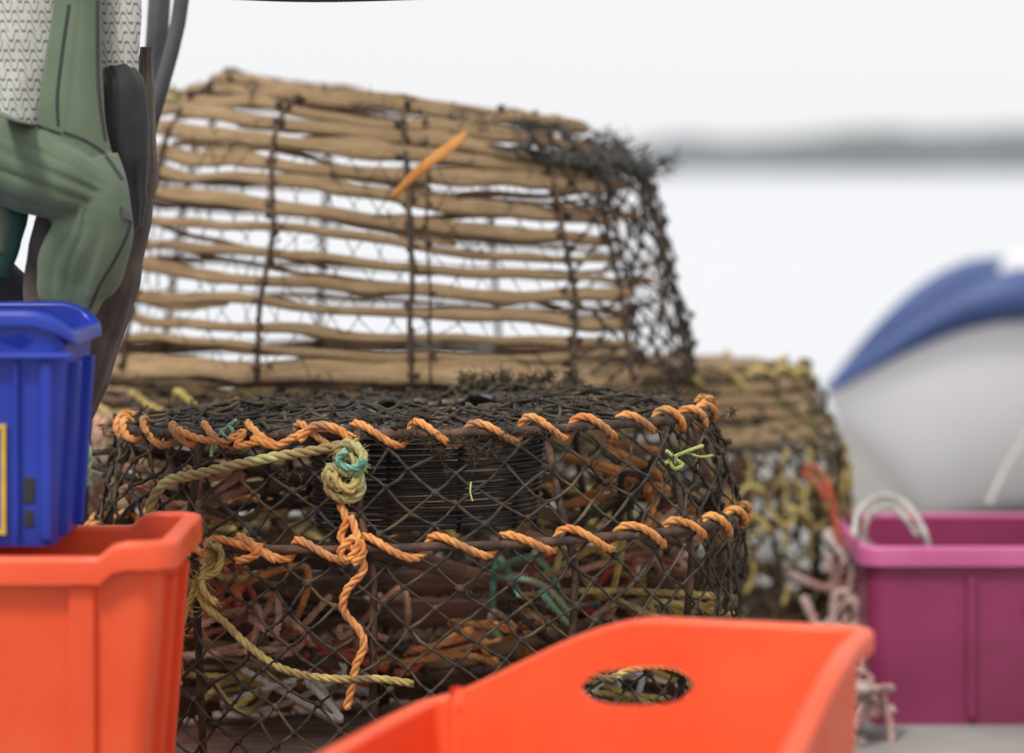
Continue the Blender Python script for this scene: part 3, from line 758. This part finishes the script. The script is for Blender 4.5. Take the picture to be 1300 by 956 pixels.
# ============ SETTING ============
def sheet(name,x0,x1,y0,y1,z,m,thick=0):
    mb=MB()
    if thick: mb.box((x0,y0,z-thick),(x1,y1,z))
    else:
        mb.v=[Vector((x0,y0,z)),Vector((x1,y0,z)),Vector((x1,y1,z)),Vector((x0,y1,z))]; mb.f=[(0,1,2,3)]; mb.uv=[((0,0),(1,0),(1,1),(0,1))]
    return mb.make(name,m,smooth=False)
sheet('quay_ground',-40,40,-20,9.5,0,M['concrete'],3.0)
wm=bpy.data.materials.new('water'); wm.use_nodes=True
b=wm.node_tree.nodes['Principled BSDF']; b.inputs['Base Color'].default_value=(0.62,0.64,0.66,1); b.inputs['Roughness'].default_value=0.30; b.inputs['IOR'].default_value=1.33
tn=wm.node_tree.nodes.new('ShaderNodeTexNoise'); tn.inputs['Scale'].default_value=0.5; tn.inputs['Detail'].default_value=4
tcx=wm.node_tree.nodes.new('ShaderNodeTexCoord'); wm.node_tree.links.new(tcx.outputs['Object'],tn.inputs['Vector'])
bp=wm.node_tree.nodes.new('ShaderNodeBump'); bp.inputs['Strength'].default_value=0.05; bp.inputs['Distance'].default_value=0.05
wm.node_tree.links.new(tn.outputs['Fac'],bp.inputs['Height']); wm.node_tree.links.new(bp.outputs[0],b.inputs['Normal'])
sheet('water',-4000,4000,9.4,9000,-1.5,wm)
hm=mat('hazed_woodland',(0.15,0.165,0.18),(0.25,0.27,0.29),0.02,1.0,0,c3=(0.17,0.185,0.19),c3amt=.5,spec=0)  # distance haze is put into this blue-grey base colour
v=[];f=[];K=300
for i in range(K+1):
    x=0+i*5.0
    env=sstep(5,90,x)*0.86+sstep(110,200,x)*0.20
    for j,(dy,hh) in enumerate(((0,0),(8,0.42),(40,0.75),(90,1.0),(260,0.7))):
        z=-1.6+hh*(21.5*env*(1+0.16*nz(x*0.012,3)+0.10*nz(x*0.05,j)+0.08*nz(x*.3,j*3)))
        v.append((x,1500+dy,z))
for i in range(K):
    for j in range(4): a=i*5+j; f.append((a,a+5,a+6,a+1))
me=bpy.data.meshes.new('hills'); me.from_pydata(v,[],f); me.materials.append(hm)
o3=bpy.data.objects.new('distant_wooded_hills',me); bpy.context.collection.objects.link(o3)

# ============ LIGHT ============
sc=bpy.context.scene
w=bpy.data.worlds.new('World'); sc.world=w; w.use_nodes=True; nt=w.node_tree; bg=nt.nodes['Background']
sky=nt.nodes.new('ShaderNodeTexSky'); sky.sky_type='NISHITA'; sky.sun_disc=False
el,az=math.radians(56),math.radians(-150)
sky.sun_elevation=el; sky.sun_rotation=az
mx=nt.nodes.new('ShaderNodeMix'); mx.data_type='RGBA'; mx.inputs[0].default_value=0.90
nt.links.new(sky.outputs[0],mx.inputs[6]); mx.inputs[7].default_value=(8.7,8.7,8.95,1)
nt.links.new(mx.outputs[2],bg.inputs['Color']); bg.inputs['Strength'].default_value=0.11
sl=bpy.data.lights.new('sun','SUN'); sl.energy=2.4; sl.angle=math.radians(12); sl.color=(1,0.95,0.87)
so=bpy.data.objects.new('sun',sl); bpy.context.collection.objects.link(so)
d=Vector((math.sin(az)*math.cos(el),math.cos(az)*math.cos(el),math.sin(el)))
so.rotation_euler=d.to_track_quat('Z','Y').to_euler()
cam=bpy.data.cameras.new('camera'); co=bpy.data.objects.new('camera',cam); bpy.context.collection.objects.link(co)
co.location=(0,0,CAMH); co.rotation_euler=(math.pi/2,0,0)
cam.sensor_width=36; cam.lens=F/1300*36; cam.shift_y=-(478-215)/1300; cam.clip_end=12000; cam.clip_start=0.05
cam.dof.use_dof=True; cam.dof.focus_distance=3.42; cam.dof.aperture_fstop=2.6
sc.camera=co
sc.view_settings.view_transform='Standard'
